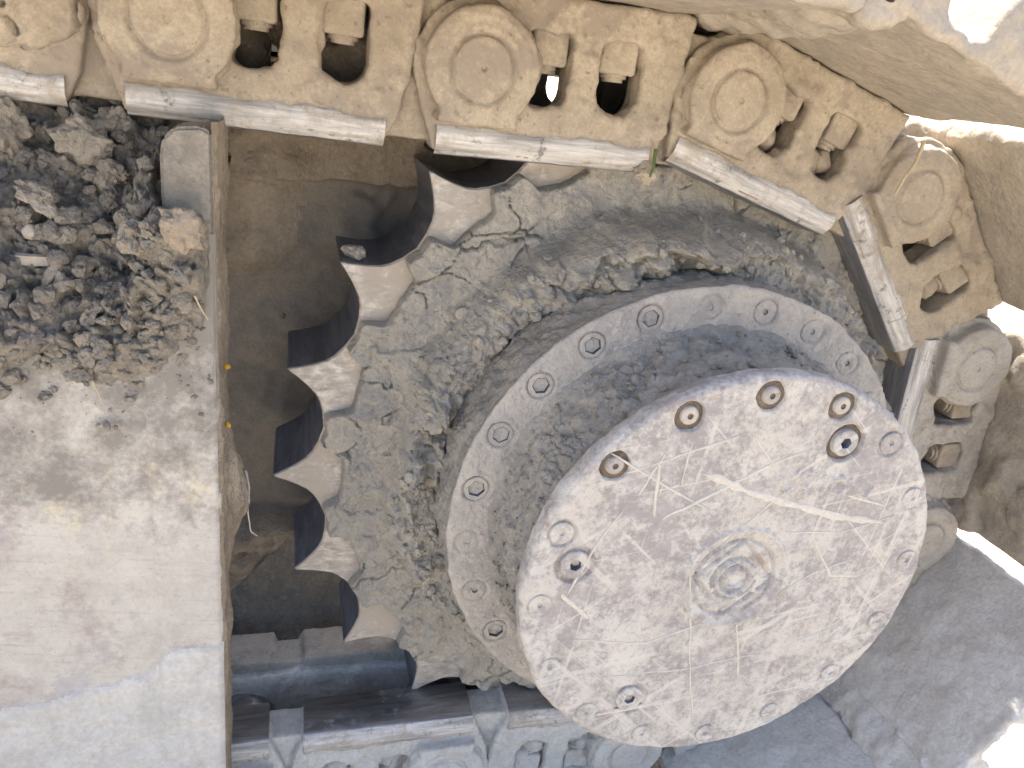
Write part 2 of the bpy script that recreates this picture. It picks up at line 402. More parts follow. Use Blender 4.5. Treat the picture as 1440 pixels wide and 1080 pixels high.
def make_clay():
    nth = 1500; th = np.linspace(0, 2*np.pi, nth, endpoint=False); u = np.linspace(0, 1, 92)
    # outer border: round the pale tooth pads, up to the tooth gaps between them
    f = ((th-PH0)/DS) % 1; f = np.minimum(f, 1-f)
    pad = .832+.012*(f/.30)**3
    lim = np.minimum(pad+(tooth_r(th)-.002-pad)*sstep(.25, .37, f), tooth_r(th)-.002)
    ring0 = np.stack([np.cos(th), np.sin(th), np.zeros(nth)], 1)
    lim = lim+(fbm(ring0, 9, 3, 4)*.016+fbm(ring0, 40, 2, 5)*.004)*np.where(f < .25, 1, .12)-.0015
    r_in = .588
    Rr = lim[None]+(r_in-lim[None])*u[:, None]; TT = np.repeat(th[None], len(u), 0)
    P = np.stack([Rr*np.cos(TT), 0*Rr, Rr*np.sin(TT)], -1).reshape(-1, 3); r = Rr.ravel(); t = TT.ravel()
    ang = np.degrees((t+np.pi) % (2*np.pi)-np.pi)
    # smooth band of packed clay outside, a ragged bank of lumps inside against the hub
    step = .738+fbm(P, 3, 3, 8)*.05+fbm(P, 14, 3, 18)*.022
    bank = sstep(0, .05, step-r)
    side = .5+.5*np.cos(np.radians(ang-35))                     # fuller towards the upper right
    h = .016+.016*fbm(P, 8, 4, 3)+.030*billow(P, 13, 3, 13)+.018*billow(P, 38, 3, 14)*sstep(-.1, .2, fbm(P, 6, 2, 15))+.014*sstep(0, .01, lim[None].repeat(len(u), 0).ravel()-r)
    W = P+np.stack([fbm(P, 9, 3, 31), fbm(P, 9, 3, 32), fbm(P, 9, 3, 33)], 1)*.05
    patch = sstep(-.12, .22, fbm(P, 4.2, 3, 34))
    lumps = (.03+.055*side)*(.7+.9*fbm(P, 4.5, 3, 9))+.12*billow(W, 9, 1, 2)*patch+.065*billow(W, 21, 2, 5)*(.4+.6*patch)+.018*billow(W, 48, 2, 6)-.035
    rise = sstep(.745, .66, r)
    f2, e2, id2 = worley(W, 11, 5); lumps = lumps-.014*sstep(.05, 0, e2)*patch
    h = h+bank*(lumps*(.45+.55*rise)+.105*rise*(.75+.45*side))
    # radial cracks in the packed band
    g1, ge, gid = worley(P+fbm(P, 20, 2, 2)[:, None]*.02, 7.5, 9)
    h = h+.012*(gid-.5)*(1-bank)-.020*sstep(.022, 0, ge)*(1-bank)*sstep(.47, .57, fbm(P, 5, 2, 11)+.5)
    h = h-.02*sstep(.604, .592, r)*sstep(-.2, .1, fbm(P, 4, 2, 44))
    h[:nth] = -.008; h[nth:2*nth] *= .5
    V = P.copy(); V[:, 1] = -h
    rad = .006*fbm(P, 20, 3, 12)*bank
    V[:, 0] += rad*np.cos(t); V[:, 2] += rad*np.sin(t)
    part('clay_crust', V, gridF(len(u), nth, True)[:, ::-1], M_hubmud, FD)
    # crumbs lying on the bank
    rs = np.random.RandomState(5); L = []
    hg = h.reshape(len(u), nth)
    for k in range(620):
        j = rs.randint(nth); i = rs.randint(46, 90); rc = Rr[i, j]
        if rc > .74: continue
        q = .004+.013*rs.rand()**3
        L.append(clod((rc*math.cos(th[j]), -hg[i, j]-q*.2, rc*math.sin(th[j])), q, 900+k, 1 if q < .009 else 2))
    V, F = join(L); part('clay_crumbs', V, F, M_hubmud, FD, smooth=False, kind='stuff')
make_clay()

NF = 24; PF, DF = 0.80579012, 2*np.pi/24
fl_ang = PF+DF*np.arange(24); FLR = .5524; FLY = -.3224
fl_pos = np.stack([FLR*np.cos(fl_ang), FLR*np.sin(fl_ang)], 1)
def make_hub():
    V, N, P, th = lathe([(.575, .0), (.588, -.05), (.594, -.20), (.597, -.305), (.601, -.312), (.602, -.318), (.594, -.3225), (.462, -.3225)], 1400, .0045)
    sh = V.shape; Q = V.reshape(-1, 3); r = np.hypot(Q[:, 0], Q[:, 2]); front = (np.repeat(np.arange(sh[0])[:, None], sh[1], 1).ravel() >= int(sh[0]*.70))
    d = .006*fbm(Q, 10, 4, 1)+.003*fbm(Q, 45, 3, 2)+.012*np.maximum(0, fbm(Q, 16, 3, 61)-.12)*sstep(.03, 0, np.abs(Q[:, 1]+.315))
    sm = Q*np.array([1, .35, 1]);                                 # streaky clay on the rim, dragged round
    side = (1-front)*sstep(-.30, -.24, Q[:, 1])
    d = d+side*(.022*np.maximum(0, fbm(np.stack([np.arctan2(Q[:, 2], Q[:, 0])*1.2, Q[:, 1]*2, 0*r], 1), 12, 4, 3))+.010*fbm(Q, 24, 3, 7)+.02*billow(Q, 14, 2, 8))
    face = front & (r < .598)
    for k in range(24):                                          # counterbores
        dd = np.hypot(Q[:, 0]-fl_pos[k, 0], Q[:, 2]-fl_pos[k, 1])
        d = np.where(face, d-(.0065 if k in (4, 5, 6, 7, 8, 11, 2) else .003)*sstep(.0345, .0305, dd)+.0025*np.exp(-((dd-.038)/.004)**2)*(.5+1.5*fbm(Q, 20, 2, k)), d)
    V = Q+N.reshape(-1, 3)*d[:, None]
    F = gridF(sh[0], sh[1], True); ri = np.repeat(np.arange(sh[0]-1), sh[1])
    cut = int(np.argmin(np.abs(P[:, 1]+.305)+np.abs(P[:, 0]-.597)))
    part('hub_flange', V, F, [M_hubdark, M_flange], FD, midx=(ri >= cut).astype(int))
    # drum behind the cover: a bank of clay sweeping up from the flange
    V, N, P, th = lathe([(.545, -.312), (.515, -.3195), (.497, -.334), (.480, -.37), (.470, -.44), (.466, -.52), (.468, -.565)], 1300, .0045)
    sh = V.shape; Q = V.reshape(-1, 3); t = np.arctan2(Q[:, 2], Q[:, 0])
    f1, e1, id1 = worley(Q, 34, 4)
    d = .012*fbm(Q, 7, 4, 21)+.006*fbm(Q, 26, 3, 22)+.008*(id1-.5)*sstep(-.02, .2, fbm(Q, 8, 3, 23))-.006*sstep(.1, 0, e1)*sstep(0, .2, fbm(Q, 8, 3, 23))
    d = d+.03*billow(Q, 13, 2, 28)-.008+.018*np.maximum(0, fbm(np.stack([t*1.0, Q[:, 1]*2.2, 0*t], 1), 11, 4, 24))
    d = d*sstep(-.325, -.36, Q[:, 1])+.004*fbm(Q, 22, 3, 25)+(.008*fbm(Q, 7, 3, 26)+.008*fbm(Q, 20, 3, 27)-.001)*sstep(-.345, -.32, Q[:, 1])
    part('hub_drum', Q+N.reshape(-1, 3)*d[:, None], gridF(sh[0], sh[1], True), M_hubdark, FD)
    rs = np.random.RandomState(9); L = []
    for k in range(420):
        a = rs.rand()*2*np.pi; y = -.335-.19*rs.rand()**1.6; q = .003+.008*rs.rand()**3
        rr = np.interp(-y, [.318, .332, .37, .44, .52], [.515, .497, .48, .47, .466])+.004
        L.append(clod((rr*math.cos(a), y, rr*math.sin(a)), q, 3000+k, 1))
    V, F = join(L); part('clay_crumbs', V, F, M_clod, FD, smooth=False, kind='stuff')
M_flange = mud('dry_dust_on_flange', (.47, .44, .40), (.34, .32, .315), (.53, .49, .44), big=18, fine=330, bump=.8, dist=.0016, speck=(.27, .25, .23))
make_hub()
bv, bf, bm_ = bolt_shape(.0300, .016, .0195, .013)
me_bolt = mesh_of('flange_bolt', bv*S, bf, [M_flange, M_boltdark, M_sock], False, bm_)
bv2, bf2, bm2 = bolt_shape(.0295, .015, .007, .006)
me_bolt2 = mesh_of('flange_bolt_packed', bv2*S, bf2, [M_flange, M_flange, M_boltdark], True, bm2)
hubp = [o for o in COL.objects if o.name == 'hub_flange'][0]
Gm = Matrix([list(g)+[0] for g in G]+[[0, 0, 0, 1]])
def put(name, me, parent, x, y, z, rot=0., sc=1.):
    o = link(name, me, parent); base = np.zeros(3); q = parent
    while q is not None: base += np.array(q.location); q = q.parent
    p = (G@np.array([x, y, z]))*S-base
    o.matrix_local = Matrix.Translation(Vector(p)) @ Gm @ Matrix.Rotation(rot, 4, 'Y') @ Matrix.Scale(sc, 4); return o
open_hex = {4, 5, 6, 7, 8, 11, 12, 13, 14}
for k in range(24):
    put('bolt', me_bolt if k in open_hex else me_bolt2, hubp, fl_pos[k, 0], FLY+.0145+.004*((k*7) % 5)/5, fl_pos[k, 1], k*.7)

CVY = -.5905; CVR = .4527; PC = 2.35569626
cv_ang = PC-2*np.pi/16*np.arange(16); cv_pos = np.stack([CVR*np.cos(cv_ang), CVR*np.sin(cv_ang)], 1)
cv_depth = [.010, .011, .008, .010, .006, .003, .003, .004, .003, .003, .003, .003, .003, .003, .004, .006]
plugs = [(.204, .329, .014), (-.383, .093, .008), (-.218, -.299, .006)]
STROKES = [[(.050, .222), (.058, .262)], [(.062, .258), (.075, .226), (.092, .268)], [(.098, .270), (.102, .228)], [(.112, .262), (.128, .215), (.142, .250)], [(.122, .270), (.148, .262)],
           [(.170, .212), (.182, .252)], [(.190, .236), (.215, .246), (.228, .226), (.212, .204), (.198, .212)], [(.240, .240), (.262, .196)], [(.262, .232), (.282, .190), (.296, .214)]]
def seg_d(Q, a, b):
    a = np.array(a); b = np.array(b); p = Q[:, [0, 2]]; v = b-a
    t = np.clip(((p-a)@v)/(v@v), 0, 1); return np.linalg.norm(p-a-t[:, None]*v, axis=1)
def make_cover():
    V, N, P, th = lathe([(.455, -.535), (.489, -.538), (.496, -.55), (.4965, -.573), (.494, -.583), (.4855, -.5905), (.30, -.5905), (.006, -.5905)], 1300, .0031)
    sh = V.shape; Q = V.reshape(-1, 3); r = np.hypot(Q[:, 0], Q[:, 2])
    d = .0035*fbm(Q, 6, 4, 31)+.0014*fbm(Q, 30, 3, 32)
    d = d+.006*fbm(Q, 18, 3, 33)*sstep(.47, .495, r)             # chewed rim
    face = (Q[:, 1] < -.586)
    for k in range(16):
        dd = np.hypot(Q[:, 0]-cv_pos[k, 0], Q[:, 2]-cv_pos[k, 1])+.004*fbm(Q, 40, 2, 50+k)
        d = np.where(face, d-cv_depth[k]*sstep(.0345, .030, dd), d)
    for x, z, dp in plugs:
        dd = np.hypot(Q[:, 0]-x, Q[:, 2]-z)+.003*fbm(Q, 40, 2, 70)
        d = np.where(face, d-dp*sstep(.046, .041, dd), d)
    # worn casting mark in the middle: broken rings and a square-ish lip
    c = Q[:, [0, 2]]-np.array([-.004, .010]); rc = np.hypot(c[:, 0], c[:, 1]); ac = np.arctan2(c[:, 1], c[:, 0])
    br = lambda s_: sstep(-.35, -.12, fbm(np.stack([np.cos(ac), np.sin(ac), 0*ac], 1), 1.6, 2, s_))
    sq = np.abs((np.abs(c)**6).sum(1)**(1/6)-.0) if False else np.maximum(np.abs(c[:, 0]*.8+c[:, 1]*.6), np.abs(-c[:, 0]*.6+c[:, 1]*.8))
    m = np.zeros(len(Q))
    m += .0045*np.exp(-((rc-.022)/.0035)**2)*br(1)+.0045*np.exp(-((rc-.044)/.004)**2)*br(2)-.005*np.exp(-((rc-.033)/.004)**2)
    m += -.006*np.exp(-((rc-.052)/.004)**2)*br(3)-.006*np.exp(-((sq-.070)/.0045)**2)*br(4)*sstep(.105, .09, rc)
    m += -.006*np.exp(-((rc-.098)/.0045)**2)*br(5)+.004*np.exp(-((rc-.125)/.006)**2)*br(6)
    for s_ in STROKES:
        for a, b in zip(s_[:-1], s_[1:]):
            m += .0045*np.exp(-(seg_d(Q, a, b)/.0048)**2)*(.6+.8*fbm(Q, 40, 2, 77))
    d = d+np.where(face, m*1.7, 0)
    V = Q+N.reshape(-1, 3)*d[:, None]; V = np.r_[V, [[0, CVY-.002, 0]]]
    F = [list(f) for f in gridF(sh[0], sh[1], True)]
    n0 = (sh[0]-1)*sh[1]; F += [[n0+j, n0+(j+1) % sh[1], len(V)-1] for j in range(sh[1])]
    return part('cover', V, F, M_cover, FD)
coverp = make_cover()
av, af, am = bolt_shape(.0195, .012, .0065, .003, washer=.0335, wh=.0035, cham=.3)
me_cb = mesh_of('cover_bolt', av*S, af, [M_flange, M_boltdark, M_boltdark], True, am)
av2, af2, am2 = bolt_shape(.0255, .008, .006, .003)
me_cb2 = mesh_of('cover_bolt_packed', av2*S, af2, [M_cover, M_cover, M_cover], True, am2)
av3, af3, am3 = bolt_shape(.031, .014, .0125, .013, washer=.0445, wh=.003)
me_pl = mesh_of('drain_plug', av3*S, af3, [M_cover, M_boltdark, M_sock], True, am3)
av4, af4, am4 = bolt_shape(.033, .011, .0125, .010)
me_pl2 = mesh_of('drain_plug_packed', av4*S, af4, [M_cover, M_boltdark, M_sock], True, am4)
for k in range(16):
    vis = k in (0, 1, 2, 3)
    o = put('bolt', me_cb if vis else me_cb2, coverp, cv_pos[k, 0], CVY+(cv_depth[k] if vis else .0076), cv_pos[k, 1], k*.9)
for k, (x, z, dp) in enumerate(plugs):
    put('drain_plug', me_pl if k == 0 else me_pl2, coverp, x, CVY+(dp if k == 0 else .009), z, .4*k)
# pale streaks of dried clay scraped across the cover
STR = [([(-.13, .288), (-.093, .273), (-.002, .227), (.09, .192), (.205, .152), (.303, .127), (.36, .115)], .0085), ([(-.227, .326), (-.223, .244), (-.221, .193)], .006),
       ([(-.213, .341), (-.263, .248)], .005), ([(-.207, .183), (-.117, .225), (.034, .295), (.12, .322)], .006), ([(-.122, .075), (-.104, -.04), (-.081, -.204), (-.038, -.431)], .0032),
       ([(-.41, .023), (-.34, -.052)], .009), ([(-.30, -.333), (-.192, -.328), (-.121, -.32)], .006), ([(-.335, .351), (-.167, .238), (-.096, .197)], .004), ([(.027, -.119), (.059, -.294)], .005),
       ([(.239, .198), (.35, .159)], .006), ([(-.29, .217), (-.343, .138), (-.394, .021)], .004), ([(-.05, .10), (.06, .21), (.14, .26)], .003), ([(.10, .12), (.24, .10), (.38, .13)], .003),
       ([(.17, .10), (.25, -.02), (.33, -.03)], .005), ([(.12, -.05), (.20, .0), (.29, .02)], .003), ([(-.30, .30), (-.19, .33), (-.05, .37)], .004), ([(-.16, .36), (-.17, .26)], .003),
       ([(-.02, .36), (.03, .30), (.05, .27)], .005), ([(-.38, -.10), (-.2, -.14), (-.05, -.10)], .0035), ([(-.30, -.22), (-.1, -.235), (.1, -.22)], .003), ([(.2, -.2), (.3, -.17)], .004)]
def streaks():
    L = []
    for i, (pl, wd) in enumerate(STR):
        P = resample(pl, .006); n = len(P); P += np.stack([fbm(np.c_[P, np.zeros(n)+i], 14, 2, i), fbm(np.c_[P, np.zeros(n)+i], 14, 2, i+40)], 1)*.004
        t = np.gradient(P, axis=0); t /= np.linalg.norm(t, axis=1)[:, None]; nn = np.stack([-t[:, 1], t[:, 0]], 1)
        u = np.linspace(0, 1, n); wv = (1.2 if i == 0 else .7)*wd*(.55+.45*np.sin(np.pi*u)**.5)*(1+1.1*fbm(np.c_[P, np.zeros(n)+i], 30, 3, i+9)); wv = np.maximum(wv, .0008)*sstep(0, .06, u)*sstep(1, .94, u)
        base = .0035*fbm(np.c_[P[:, 0], np.full(n, CVY), P[:, 1]], 6, 4, 31)
        rows = [np.c_[P[:, 0]+nn[:, 0]*wv*k, CVY-base-hh, P[:, 1]+nn[:, 1]*wv*k] for k, hh in ((-1, -.002), (-.6, .0018), (.6, .0018), (1, -.002))]
        L.append((np.stack(rows).reshape(-1, 3), gridF(4, n)))
    V, F = join(L); part('clay_streaks', V, F, M_streak, FD, kind='stuff')
M_streak = mud('pale_dried_clay', (.535, .51, .465), (.57, .545, .505), (.50, .475, .435), big=30, fine=400, bump=.3, dist=.001)
streaks()

# ------------------------------------------------------------------ track links
LP = 2*.988*math.sin(DS); RP = .988
def solid_box(x0, x1, y0, y1, z0, z1): return prism([(x0, z0), (x1, z0), (x1, z1), (x0, z1)], y0, y1)
def cyl(cx, cz, r, y0, y1, n=40): return prism(arc(cx, cz, r, 0, 360*(n-1)/n, n-1), y0, y1)
def window(x0, x1, z0, z1, rb, rt, sk=0.):
    L = arc(x0+rb, z0+rb, rb, 180, 270, 8)+arc(x1-rb, z0+rb, rb, 270, 360, 8)+arc(x1-rt, z1-rt, rt, 0, 90, 5)+arc(x0+rt, z1-rt, rt, 90, 180, 5)
    return L[::-1]
def link_body(seed):
    out = [(-.085, -.172), (.405, -.172), (.432, -.12), (.450, -.02), (.466, .10), (.470, .156), (.03, .156), (-.04, .140)]+arc(0, 0, .136, 105, 205, 10)[1:]
    w1 = window(.098, .200, -.070, .088, .045, .018); w2 = window(.265, .365, -.070, .088, .045, .018)
    plate = curve_mesh([out, w1, w2], -.135, -.045)
    boss_o = arc(0, 0, .118, -48, 228, 24)+[(-.085, -.112), (.085, -.112)]
    boss = prism(boss_o, -.176, -.04)
    ring = cyl(0, 0, .100, -.180, -.05)
    rail = prism([(-.075, -.176), (.405, -.176), (.405, -.115), (-.065, -.115)], -.118, .012)
    end = prism(arc(LP, 0, .112, -100, 100, 14)+[(.40, .14), (.40, -.160), (LP-.05, -.160)], -.105, .005)
    V, N, F = remesh([plate, boss, ring, rail, end], .0052, 4)
    d = (.0035*fbm(V, 14, 4, seed)+.0016*fbm(V, 60, 2, seed+1))
    rp = np.hypot(V[:, 0], V[:, 2]); fr = V[:, 1] < -.16
    d = d-np.where(fr, .010*np.exp(-((rp-.066)/.0045)**2), 0)    # groove round the pin
    d = d-np.where(fr, .004*np.exp(-((rp-.088)/.004)**2)*sstep(-.2, .2, fbm(V, 6, 2, seed+3)), 0)
    d = d+np.where(V[:, 1] < -.158, .25, 1)*np.where((V[:, 1] < -.10)&(V[:, 2] > -.105), .010*np.maximum(0, fbm(V, 9, 3, seed+6)-.04)*3+.012*np.maximum(0, billow(V, 16, 2, seed+7)-.22)*2, 0)   # caked patches
    return V+N*d[:, None], F
def flipY(V): V = V.copy(); V[:, 1] = .2-V[:, 1]; return V
def lmesh(name, V, F, m, smooth=True, midx=None): return mesh_of(name, np.asarray(V)*S, F, m, smooth, midx)
bodies = [link_body(100+37*k) for k in range(3)]
me_body = [lmesh('link_plate', V, F, M_link) for V, F in bodies]
me_wet = [lmesh('link_plate_clay', V, F, M_wetlink) for V, F in bodies[:2]]; me_gr = [lmesh('link_plate_grey', V, F, M_greylink) for V, F in bodies]
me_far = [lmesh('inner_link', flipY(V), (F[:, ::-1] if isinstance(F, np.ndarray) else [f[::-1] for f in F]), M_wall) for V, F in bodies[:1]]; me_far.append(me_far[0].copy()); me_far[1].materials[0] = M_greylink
def pin_mesh(seed):
    V, N, P, th = lathe([(.0615, -.15), (.0615, -.178), (.057, -.1825), (.030, -.184), (.006, -.184), (.005, -.178)], 72, .004)
    sh = V.shape; Q = V.reshape(-1, 3); d = .002*fbm(Q, 20, 3, seed)+.0008*fbm(Q, 70, 2, seed); Q = Q+N.reshape(-1, 3)*d[:, None]
    Q = np.r_[Q, [[0, -.176, 0]]]; F = [list(f) for f in gridF(sh[0], sh[1], True)]; n0 = (sh[0]-1)*sh[1]
    F += [[n0+j, n0+(j+1) % sh[1], len(Q)-1] for j in range(sh[1])]
    return lmesh('pin', Q, F, M_link)
me_pins = [pin_mesh(3), pin_mesh(5), pin_mesh(8)]; me_pins[1].materials[0] = M_greylink; me_pins[2].materials[0] = M_wetlink
V, F = cyl(0, 0, .083, -.02, .22, 48); me_bush = lmesh('bushing', V, F, M_raildark, False)
# wear strip: bevelled bar along the running edge
def strip():
    pr = [(-.130, -.116), (-.1425, -.124), (-.1437, -.138), (-.1445, -.150), (-.1435, -.157), (-.127, -.1785), (-.121, -.1815), (-.105, -.1835), (.008, -.1835), (.018, -.174)]
    xs = np.linspace(-.080, .408, 110); V = []
    for x in xs:
        for y, z in pr: V.append((x, y, z))
    V = np.array(V); n = len(pr); V[:, 1] += .0016*fbm(V, 30, 3, 5); V[:, 2] += .002*fbm(V, 22, 3, 6)
    e = fbm(V*np.array([1, 0, 0]), 9, 3, 8); e2 = fbm(V*np.array([1, 0, 0]), 34, 2, 9); V[:, 2] += np.where(np.arange(len(V)) % n < 2, e*.022+e2*.010, 0); V[:, 1] += np.where(np.arange(len(V)) % n < 1, .008, 0)
    mi = np.tile(np.r_[[0]*5, [1]*(n-6)], 109)
    F = gridF(110, n)
    return lmesh('wear_strip', V, F, [M_rail, M_raildark], True, mi)
me_strip = strip()
def nut():
    bm = bmesh.new(); bmesh.ops.create_cube(bm, size=1)
    for v in bm.verts: v.co = Vector((v.co.x*.084, v.co.y*.080, v.co.z*.076))
    bmesh.ops.bevel(bm, geom=list(bm.edges), offset=.008, segments=3, profile=.5, affect='EDGES')
    for v in bm.verts: v.co *= 1+.06*float(fbm(np.array([v.co]), 30, 2, 3)[0])
    r = bmesh.ops.create_cone(bm, cap_ends=True, segments=20, radius1=.031, radius2=.029, depth=.02)
    bmesh.ops.translate(bm, verts=r['verts'], vec=(0, 0, -.036))
    r = bmesh.ops.create_cone(bm, cap_ends=True, segments=20, radius1=.024, radius2=.024, depth=.02)
    bmesh.ops.translate(bm, verts=r['verts'], vec=(0, 0, -.044))
    bm.verts.index_update(); V = np.array([v.co for v in bm.verts]); F = [[v.index for v in f.verts] for f in bm.faces]; bm.free()
    return lmesh('shoe_nut', V, F, M_link, False)
me_nut = nut(); me_nutw = me_nut.copy(); me_nutw.materials[0] = M_wetlink
def shoe(seed, amp, end=.524):
    prof = [(-.074, .176), (-.062, .160), (end-.014, .160), (end, .166), (end-.004, .180), (.475, .196), (.470, .290), (.405, .290), (.385, .196), (.255, .194), (.240, .292), (.165, .292), (.145, .194),
            (.050, .194), (.034, .300), (-.060, .300), (-.072, .192)]
    V, N, F = remesh([prism(prof, -.62, .82)], .0085, 2)
    u = (V[:, 2] < .178)&(N[:, 2] < -.3)
    d = .004*fbm(V, 8, 4, seed)+.0022*fbm(V, 40, 3, seed+2)
    f1, e1, id1 = worley(V, 15, seed)
    b = np.maximum(0, fbm(V, 4.5, 3, seed+4)-.02)*sstep(.0, .3, .5+fbm(V, 3, 2, seed+9))
    d = d+amp*(b*.16+.020*sstep(.03, .12, b)*(id1-.3)+.012*sstep(0.02, .1, b)*fbm(V, 30, 3, seed+6))
    edge = np.minimum(np.abs(V[:, 1]+.62), np.minimum(np.abs(V[:, 0]+.07), np.abs(V[:, 0]-.52)))
    d = d+.020*fbm(V, 18, 3, seed+8)*sstep(.04, 0, edge)
    return lmesh('track_shoe', V+N*d[:, None], F, M_shoe)
M_skyshoe = mud('sky_lightened_clay_shoe', (.58, .565, .55), (.62, .61, .60), (.48, .455, .42), big=9, fine=240, bump=.6, dist=.002, rough=.85)  # grey clay, colour lightened to carry the sky light on the lower-right shoes
me_shoe = [shoe(11, .12), shoe(47, .45, .565), shoe(83, .14), shoe(29, .12, .482)]; me_shoe[2].materials[0] = M_skyshoe
pins = {0: (-1.109, 1.083), 1: (-.521, 1.026)}
pins[-1] = (-1.697, 1.14); pins[-2] = (-2.285, 1.197)
A2 = R(86.2)
for i in range(2, 8): pins[i] = (RP*math.cos(A2-(i-2)*2*DS), RP*math.sin(A2-(i-2)*2*DS))
pins[6] = (RP*math.cos(R(-51.5)), RP*math.sin(R(-51.5))); pins[7] = (.029, -.988); pins[8] = (-.565, -.942)
for i in range(9, 12):
    q = pins[i-1]; pins[i] = (q[0]-LP*math.cos(R(2.8)), q[1]+LP*math.sin(R(2.8)))
LAB = {-2: 'tan dusted track link at the far left of the upper run, half out of frame', -1: 'track link in the top left corner with a split plug of dry mud', 0: 'dusted track link of the upper run above the left dirt heap with two open windows',
       1: 'tan track link above the topmost bare sprocket tooth, daylight through one window', 2: 'tan track link sloping down at the upper right with mud filled windows', 3: 'steep track link right of the sprocket with a long bright worn edge',
       4: 'nearly upright track link right of the round cover, round bolt end in its window', 5: 'track link behind the right edge of the round cover carrying the big grey shoe', 6: 'track link below the round cover with a blue grey shoe facing up',
       7: 'wet clay coated track link of the lower run just left of the round cover', 8: 'track link of the lower run at the bottom left beside the frame plate', 9: 'track link of the lower run behind the frame plate'}
for i in range(-2, 10):
    a, b = np.array(pins[i]), np.array(pins[i+1]); ang = math.atan2(b[1]-a[1], b[0]-a[0])
    L = empty('track_link', (a[0], 0, a[1]), LAB[i], 'track link', 'links of the crawler track')
    L.rotation_euler = (0, -(ang+TH), 0)
    def lk(n, me, loc=None, rot=None):
        o = link(n, me, L)
        if loc is not None: o.location = Vector(loc)*S
        if rot is not None: o.rotation_euler = rot
        return o
    lk('link_plate', me_wet[i % 2] if i >= 6 else me_gr[i % 3] if i in (4, 5) else me_body[i % 3]); lk('inner_link', me_far[1 if i >= 7 else 0]); lk('wear_strip', me_strip)
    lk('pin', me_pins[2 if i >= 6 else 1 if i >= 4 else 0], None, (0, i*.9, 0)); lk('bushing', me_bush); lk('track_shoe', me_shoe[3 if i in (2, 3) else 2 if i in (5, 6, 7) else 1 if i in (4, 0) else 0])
    if i in (1, 5):
        V, N, P, th = lathe([(.01, .35), (.055, .33), (.062, .0), (.058, -.3), (.064, -.5), (.05, -.61), (.01, -.625)], 60, .012); sh = V.shape; V = V.reshape(-1, 3); V = V+N.reshape(-1, 3)*(.05*fbm(V, 7, 4, 3)+.03*billow(V, 20, 2, 4))[:, None]
        V[:, 0] = V[:, 0]*1.3+(.565 if i == 5 else .56); V[:, 2] = V[:, 2]*(.6 if i == 5 else .75)+(.200 if i == 5 else .185); lk('packed_mud', lmesh('packed_mud', V, gridF(sh[0], sh[1], True), M_skyshoe if i == 5 else M_shoe))
    if i == 0:
        for k, (x, z, r) in enumerate(((.12, -.02, .07), (.18, .03, .06), (.30, -.04, .06), (.36, .0, .07), (.24, .02, .07))):
            V, F = clod((x, .07, z), r, 640+k, 3, .9, .3); lk('packed_mud', lmesh('packed_mud', V, F, M_brown))
    rs = np.random.RandomState(60+i); nm = me_nutw if i >= 6 else me_nut
    for x in (.149, .315):
        lk('nut', nm, (x, -.080, .058), (0, 0, R(rs.uniform(-14, 14))))
        if not (i == 1 and x < .2): lk('nut', nm, (x, .273, .058), (0, 0, R(rs.uniform(-30, 30))))
    # mud packed in some windows and corners
    def plug(x, z, r, k, m=M_link):
        V, F = clod((x, -.075, z), r, 500+10*i+k, 3, .9, .3); return lk('packed_mud', lmesh('packed_mud', V, F, m))
    if i == 2:
        plug(.115, -.03, .034, 0); plug(.155, -.035, .034, 1); plug(.285, -.035, .042, 2); plug(.335, -.02, .035, 3)
    if i == 3: plug(.30, -.01, .04, 0); plug(.29, .04, .03, 1)
    if i in (7, 8):
        for k, (x, z) in enumerate(((.13, .0), (.165, -.02), (.30, -.01), (.335, .02), (.14, .05), (.32, .06))): plug(x, z, .045, k, M_wet)
    if i in (8, 9):
        V, N, F = remesh([prism(arc(0, 0, .06, 0, 350, 20), -.1, .1)], .02, 0) if False else remesh([prism([(-.12, -.135), (.50, -.135), (.50, .16), (-.12, .16)], .165, .23)], .009, 8)
        d = .02*fbm(V, 7, 4, i)+.012*billow(V, 18, 2, i); lk('packed_mud', lmesh('packed_mud', V+N*d[:, None], F, M_wetlink))
    if i == -1:
        V, F = ico(5); rr0 = 1+.18*fbm(V, 1.5, 3, 7); V = V*rr0[:, None]*np.array([.118, .05, .105]); f1, e1, c1 = worley(V*np.array([1, .3, 1])+fbm(V, 12, 2, 3)[:, None]*.03, 9, 3); V = V+(billow(V, 14, 3, 3)*.035+.03*(c1-.5)-.03*sstep(.06, 0, e1))[:, None]*np.array([0, -1, 0])+np.array([.335, -.128, .01]); lk('packed_mud', lmesh('packed_mud', V, F, M_link))

